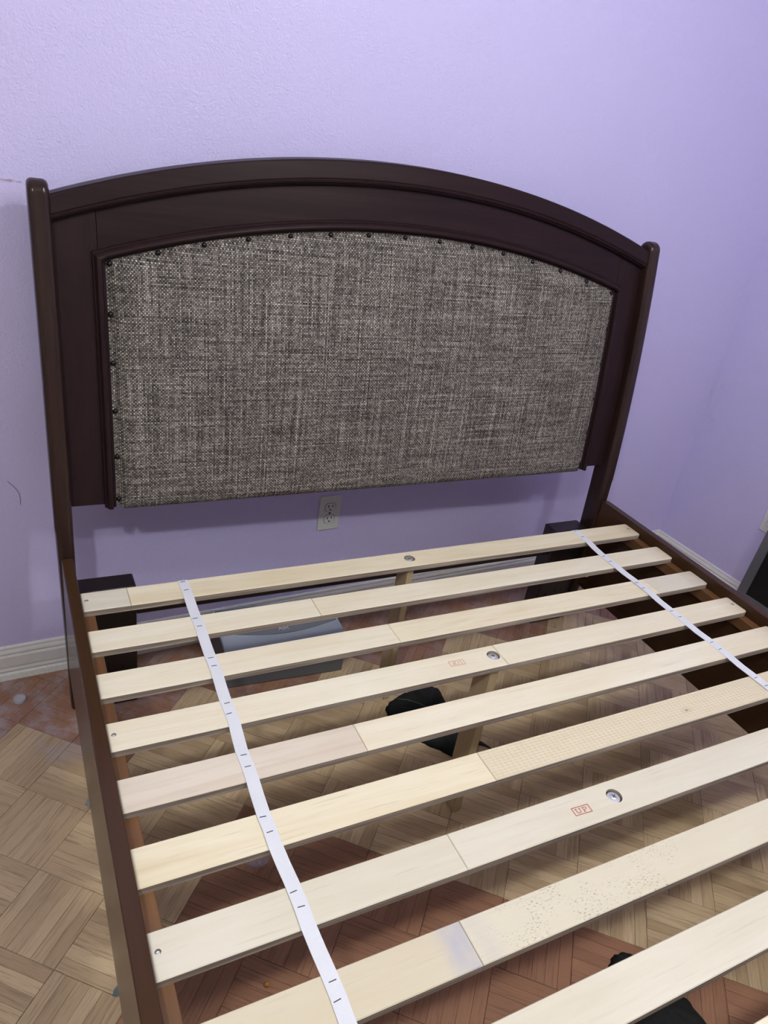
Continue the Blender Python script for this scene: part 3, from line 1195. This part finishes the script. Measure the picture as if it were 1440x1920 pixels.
# ================================================================ things around the bed
def outlet(name, u, z, side, label):
    """duplex outlet; u along the wall"""
    o = bpy.data.objects.new(name, None)
    COL.objects.link(o)
    if side == 'back':
        x, y = rw(u, 0)
        o.rotation_euler.z = TH
    else:
        x, y = rw(RU, u)
        o.rotation_euler.z = TH - math.pi / 2
    o.location = (x, y, z)
    o['label'] = label
    o['category'] = 'outlet'
    vs, fs = box_vf(-0.035, 0.035, -0.0055, 0.0, 0.0, 0.1143)
    bevel_mod(link('cover_plate', mesh('cover_plate', vs, fs, M['plate']), o), 0.003, 3)
    for zc_ in (0.0375, 0.0768):
        pts = []
        for k in range(28):
            a = 2 * math.pi * k / 28
            pts.append((0.0172 * math.cos(a), max(-0.0135, min(0.0135, 0.0172 * math.sin(a)))))
        n = len(pts)
        vs = [(px, -0.0050, pz) for (px, pz) in pts] + [(px * 0.96, -0.0072, pz * 0.96) for (px, pz) in pts]
        fs = [tuple(range(n)), tuple(range(n, 2 * n))] + [(k, (k + 1) % n, n + (k + 1) % n, n + k) for k in range(n)]
        f_ = link('receptacle', mesh('receptacle', vs, fs, M['plate']), o, (0, 0, zc_))
        for (sx, w_, h_) in ((-0.0064, 0.0026, 0.0085), (0.0064, 0.0026, 0.0070)):
            vs, fs = box_vf(sx - w_ / 2, sx + w_ / 2, -0.0076, -0.0070, 0.0033 - h_ / 2 + 0.001, 0.0033 + h_ / 2 + 0.001)
            link('slot', mesh('slot', vs, fs, M['slot']), f_)
        vs, fs = lathe_vf([(0.0026, 0.0), (0.0026, 0.0006)], 12)
        link('ground_hole', mesh('ground_hole', [(x, -0.0070 - z_, y - 0.0072) for (x, y, z_) in vs], fs, M['slot']), f_)
        # dark joint around the receptacle
        vs, fs = [], []
        for k, (px, pz) in enumerate(pts):
            vs += [(px * 1.0, -0.0056, pz * 1.0), (px * 1.07, -0.0056, pz * 1.07)]
        fs = [(2 * k, 2 * ((k + 1) % n), 2 * ((k + 1) % n) + 1, 2 * k + 1) for k in range(n)]
        link('receptacle_joint', mesh('receptacle_joint', vs, fs, M['staple']), f_)
    vs, fs = lathe_vf([(0.0030, 0.0), (0.0030, 0.001), (0.0015, 0.0016)], 12)
    link('cover_screw', mesh('cover_screw', [(x, -0.0055 - z_, y + 0.0572) for (x, y, z_) in vs], fs, M['slot']), o)
    return o


uo = (0.6868 + 0.035) / CT
outlet('wall_outlet', uo, 0.326, 'back', 'white duplex outlet on the lavender wall under the headboard')
outlet('wall_outlet', -0.425, 0.326, 'right', 'white outlet on the right wall above the dark glossy panel')

# dark glossy framed panel standing against the right wall, with a frame and feet
pe = bpy.data.objects.new('framed_panel', None)
COL.objects.link(pe)
px_, py_ = rw(RU - 0.070, -0.437)
pe.location = (px_, py_, 0.002)
pe.rotation_euler = (-0.10, 0, TH - math.pi / 2)
pe['label'] = 'dark glossy framed panel leaning against the right wall behind the bed rail'
pe['category'] = 'panel'


def lbox(name, b, m, parent, bev=0.0, seg=2):
    vs, fs = box_vf(*b)
    o = link(name, mesh(name, vs, fs, m), parent)
    if bev:
        bevel_mod(o, bev, seg)
    return o


PWD, PZ1, FW = 0.62, 0.50, 0.034
lbox('frame_stile', (0.0, FW, 0.0, 0.018, 0.0, PZ1), M['gloss_black'], pe, 0.0015)
lbox('frame_stile', (PWD - FW, PWD, 0.0, 0.018, 0.0, PZ1), M['gloss_black'], pe, 0.0015)
lbox('frame_rail', (FW, PWD - FW, 0.0, 0.018, PZ1 - FW, PZ1), M['gloss_black'], pe, 0.0015)
lbox('frame_rail', (FW, PWD - FW, 0.0, 0.018, 0.0, 0.104), M['gloss_black'], pe, 0.0015)
lbox('infill', (FW, PWD - FW, 0.006, 0.014, 0.104, PZ1 - FW), M['black_panel'], pe)

# grey-blue plastic box under the bed, raised lettering on its lid
gb = bpy.data.objects.new('plastic_box', None)
COL.objects.link(gb)
gb.location = (0.535, -0.125, 0)
gb.rotation_euler.z = math.radians(-3.0)
gb['label'] = 'grey-blue plastic box with raised lettering AIR, on the floor under the slats'
gb['category'] = 'box'
BWX, BWY, BH = 0.172, 0.095, 0.128
lbox('box_body', (-BWX, BWX, -BWY, BWY, 0.0, BH - 0.012), M['box_grey'], gb, 0.004)
lbox('box_lid', (-BWX - 0.002, BWX + 0.002, -BWY - 0.002, BWY + 0.002, BH - 0.0115, BH), M['bluegrey'], gb, 0.003)
vs, fs = [], []
nn = 24
for k in range(nn + 1):
    s = k / nn
    x = -BWX + 0.006 + (2 * BWX - 0.012) * s
    yb = -0.018 - 0.030 * math.sin(math.pi * s)
    for z in (BH + 0.0001, BH + 0.0022):
        vs += [(x, yb, z), (x, BWY - 0.006, z)]
for k in range(nn):
    a, b = 4 * k, 4 * k + 4
    fs += [(a + 2, b + 2, b + 3, a + 3), (a, a + 1, b + 1, b), (a, b, b + 2, a + 2), (a + 1, a + 3, b + 3, b + 1)]
fs += [(0, 2, 3, 1), (4 * nn, 4 * nn + 1, 4 * nn + 3, 4 * nn + 2)]
link('bowed_shade_sheet', mesh('bowed_shade_sheet', vs, fs, M['bluegrey_shade']), gb)  # dark sheet stands in for the shade on the lid's lower rear
hA = 0.016
lt = [[(0, 0), (0.0055, hA), (0.011, 0)], [(0.0022, 0.006), (0.0088, 0.006)],
      [(0.0145, 0), (0.0145, hA)],
      [(0.019, 0), (0.019, hA), (0.0255, hA), (0.0280, hA - 0.003), (0.0280, hA * 0.55 + 0.001), (0.0255, hA * 0.5), (0.019, hA * 0.5)], [(0.0235, hA * 0.5), (0.0285, 0)]]
vs, fs = strokes_vf(lt, 0.0016, 0.001)
link('lettering', mesh('lettering', [(x - 0.010, y - 0.034, z + BH + 0.0021) for (x, y, z) in vs], fs, M['emboss']), gb, label='raised letters AIR')


# crumpled black cloths
def cloth(name, outline, height, label, seed, seam=None):
    cx = sum(p[0] for p in outline) / len(outline)
    cy = sum(p[1] for p in outline) / len(outline)
    rnd = random.Random(seed)
    # smooth the outline into a closed curve
    n = len(outline)
    ring = []
    for i in range(n):
        p0, p1, p2, p3 = (outline[(i + k - 1) % n] for k in range(4))
        for s in range(6):
            t_ = s / 6
            ring.append(tuple(0.5 * ((2 * p1[c]) + (-p0[c] + p2[c]) * t_ + (2 * p0[c] - 5 * p1[c] + 4 * p2[c] - p3[c]) * t_ ** 2
                                     + (-p0[c] + 3 * p1[c] - 3 * p2[c] + p3[c]) * t_ ** 3) for c in (0, 1)))
    m = len(ring)
    NR = 9
    vs, fs = [(0, 0, height)], []
    ph = [rnd.uniform(0, 6.28) for _ in range(6)]
    for r in range(1, NR + 1):
        s = r / NR
        for k, (x, y) in enumerate(ring):
            a = 2 * math.pi * k / m
            wob = (0.16 * math.sin(5 * a + ph[0] + 3 * s) + 0.12 * math.sin(9 * a + ph[1] - 4 * s) + 0.10 * math.sin(14 * a + ph[2])) * s
            jag = 1 + (0.010 * math.sin(17 * a + ph[3]) + 0.010 * math.sin(29 * a + ph[4])) * s
            hgt = height * math.sqrt(max(0, 1 - s ** 2.4)) * (1 + wob) + 0.001 * (1 if r == NR else 0)
            vs.append(((x - cx) * s * jag, (y - cy) * s * jag, max(0.0005, hgt)))
    base = 1 + NR * m - m
    for k in range(m):
        fs.append((0, 1 + k, 1 + (k + 1) % m))
    for r in range(NR - 1):
        for k in range(m):
            a, b = 1 + r * m + k, 1 + r * m + (k + 1) % m
            fs.append((a, a + m, b + m, b))
    k0 = len(vs)
    vs += [(v[0] * 0.98, v[1] * 0.98, 0.0) for v in vs[base:base + m]]
    for k in range(m):
        fs.append((base + k, k0 + k, k0 + (k + 1) % m, base + (k + 1) % m))
    fs.append(tuple(range(k0, k0 + m))[::-1])
    o = link(name, mesh(name, vs, fs, M['cloth'], smooth=True), None, (cx, cy, 0), label=label, cat='cloth', group='black cloths on the floor')
    if seam:
        vs, fs = tube_vf([(x - cx, y - cy, z) for (x, y, z) in seam], 0.0012, 6)
        link('seam', mesh('seam', vs, fs, M['seam'], smooth=True), o)
    return o


cloth('black_cloth', [(0.752, -0.43), (0.775, -0.395), (0.835, -0.372), (0.905, -0.360), (0.938, -0.385), (0.935, -0.45), (0.925, -0.52),
                      (0.912, -0.59), (0.873, -0.655), (0.835, -0.600), (0.800, -0.560), (0.768, -0.50)], 0.034,
      'crumpled black cloth on the floor beside the middle support leg', 3,
      [(0.790, -0.402, 0.022), (0.815, -0.425, 0.031), (0.838, -0.452, 0.035), (0.858, -0.485, 0.036)])
cloth('black_cloth', [(0.860, -1.225), (0.900, -1.192), (0.940, -1.200), (0.958, -1.235), (0.962, -1.29), (0.985, -1.325), (0.975, -1.40),
                      (0.93, -1.45), (0.87, -1.44), (0.835, -1.38), (0.842, -1.30)], 0.03,
      'black cloth on the reddish floor at the bottom edge of the picture', 8)

# small litter on the floor
def litter(name, prof, m, loc, label, cat, n=24, sharp=35):
    vs, fs = lathe_vf(prof, n)
    me = mesh(name, vs, fs, m, smooth=True)
    me.set_sharp_from_angle(angle=math.radians(sharp))
    return link(name, me, None, loc, label=label, cat=cat)


litter('bottle_cap', [(0.0142, 0.0), (0.0146, 0.002), (0.0146, 0.0085), (0.0138, 0.0100), (0.0112, 0.0103), (0.0106, 0.0088), (0.0003, 0.0084)],
       M['cap'], (-0.139, -0.108, 0.0), 'milky plastic bottle cap on the dusty floor near the baseboard', 'cap')
litter('clear_disc', [(0.0300, 0.0), (0.0312, 0.0015), (0.0312, 0.0075), (0.0300, 0.0085), (0.0280, 0.0078), (0.0275, 0.0050), (0.0004, 0.0048)],
       M['clear'], (0.291, -0.731, 0.0), 'clear round plastic disc on the reddish parquet under the slats', 'disc', 32)
lidrib = box_vf(-0.004, 0.004, -0.026, 0.026, 0.0049, 0.0062)
link('disc_rib', mesh('disc_rib', lidrib[0], lidrib[1], M['clear']), bpy.data.objects['clear_disc'])

vs, fs = tube_vf([(0, 0, 0.003), (0.004, 0, 0.0034), (0.012, 0.001, 0.0022), (0.016, 0.0013, 0.0016)], [0.0032, 0.0018, 0.0015, 0.0003], 8)
vs2, fs2 = lathe_vf([(0.0030, 0), (0.0036, 0.001), (0.0030, 0.0022)], 10)
k = len(vs)
vs += [Vector((-z, x, y + 0.0036)) for (x, y, z) in vs2]
fs += [tuple(a + k for a in f) for f in fs2]
so = link('loose_screw', mesh('loose_screw', vs, fs, M['steel'], smooth=True), None, (0.878, -0.826, 0), label='tiny loose steel screw on the tan parquet under the slats', cat='screw')
so.rotation_euler.z = 0.9

bm = bmesh.new()
bmesh.ops.create_icosphere(bm, subdivisions=2, radius=0.0055)
for v in bm.verts:
    v.co *= 1 + 0.22 * math.sin(7 * v.co.x * 300 + v.co.y * 500) * 0.6
    v.co.z = v.co.z * 0.7 + 0.0038
    v.co.z = max(0.0, v.co.z)
me = bpy.data.meshes.new('amber_crumb')
bm.to_mesh(me)
bm.free()
me.materials.append(M['nugget'])
link('amber_crumb', me, None, (0.232, -0.994, 0), label='small amber crumb on the reddish parquet', cat='crumb')


def scrap(pts, loc, label, m='foil'):
    n = len(pts)
    vs = [(x, y, 0.0003 + 0.0015 * math.sin(300 * x)) for (x, y) in pts] + [(x, y, 0.0013 + 0.002 * abs(math.sin(220 * x))) for (x, y) in pts]
    fs = [tuple(range(n))[::-1], tuple(range(n, 2 * n))] + [(k, (k + 1) % n, n + (k + 1) % n, n + k) for k in range(n)]
    vs = [(a, b, max(0.0, c)) for (a, b, c) in vs]
    return link('foil_scrap', mesh('foil_scrap', vs, fs, M[m]), None, loc, label=label, cat='scrap', group='grey scraps at the left rail')


scrap([(-0.008, 0.002), (0.004, 0.028), (0.020, 0.030), (0.024, 0.004), (0.016, -0.012), (0.002, -0.014)], (-0.017, -0.486, 0),
      'larger grey foil scrap on the floor, half hidden by the left rail')
scrap([(-0.009, -0.006), (-0.004, 0.004), (0.006, 0.010), (0.014, 0.004), (0.010, -0.008), (0.0, -0.010)], (-0.018, -0.908, 0),
      'small teal-grey scrap on the floor at the left rail, nearest the viewer', 'foil_dk')

vs, fs = tube_vf([(0, 0, 0.004), (0.008, -0.006, 0.005), (0.018, -0.016, 0.0035), (0.026, -0.030, 0.003), (0.030, -0.046, 0.003)], [0.0055, 0.0052, 0.003, 0.002, 0.002], 8)
link('cable_end', mesh('cable_end', vs, fs, M['cable'], smooth=True), None, (0.850 + 0.09, -0.602, 0), label='short black cable end on the parquet right of the support leg', cat='cable')

vs, fs = tube_vf([(*rw(u, -0.0008), z) for (u, z) in ((-0.117, 0.572), (-0.108, 0.562), (-0.100, 0.550), (-0.095, 0.538), (-0.0935, 0.524), (-0.095, 0.508))], 0.0005, 5)
link('hair_strand', mesh('hair_strand', vs, fs, M['cable']), bpy.data.objects['wall_back'])
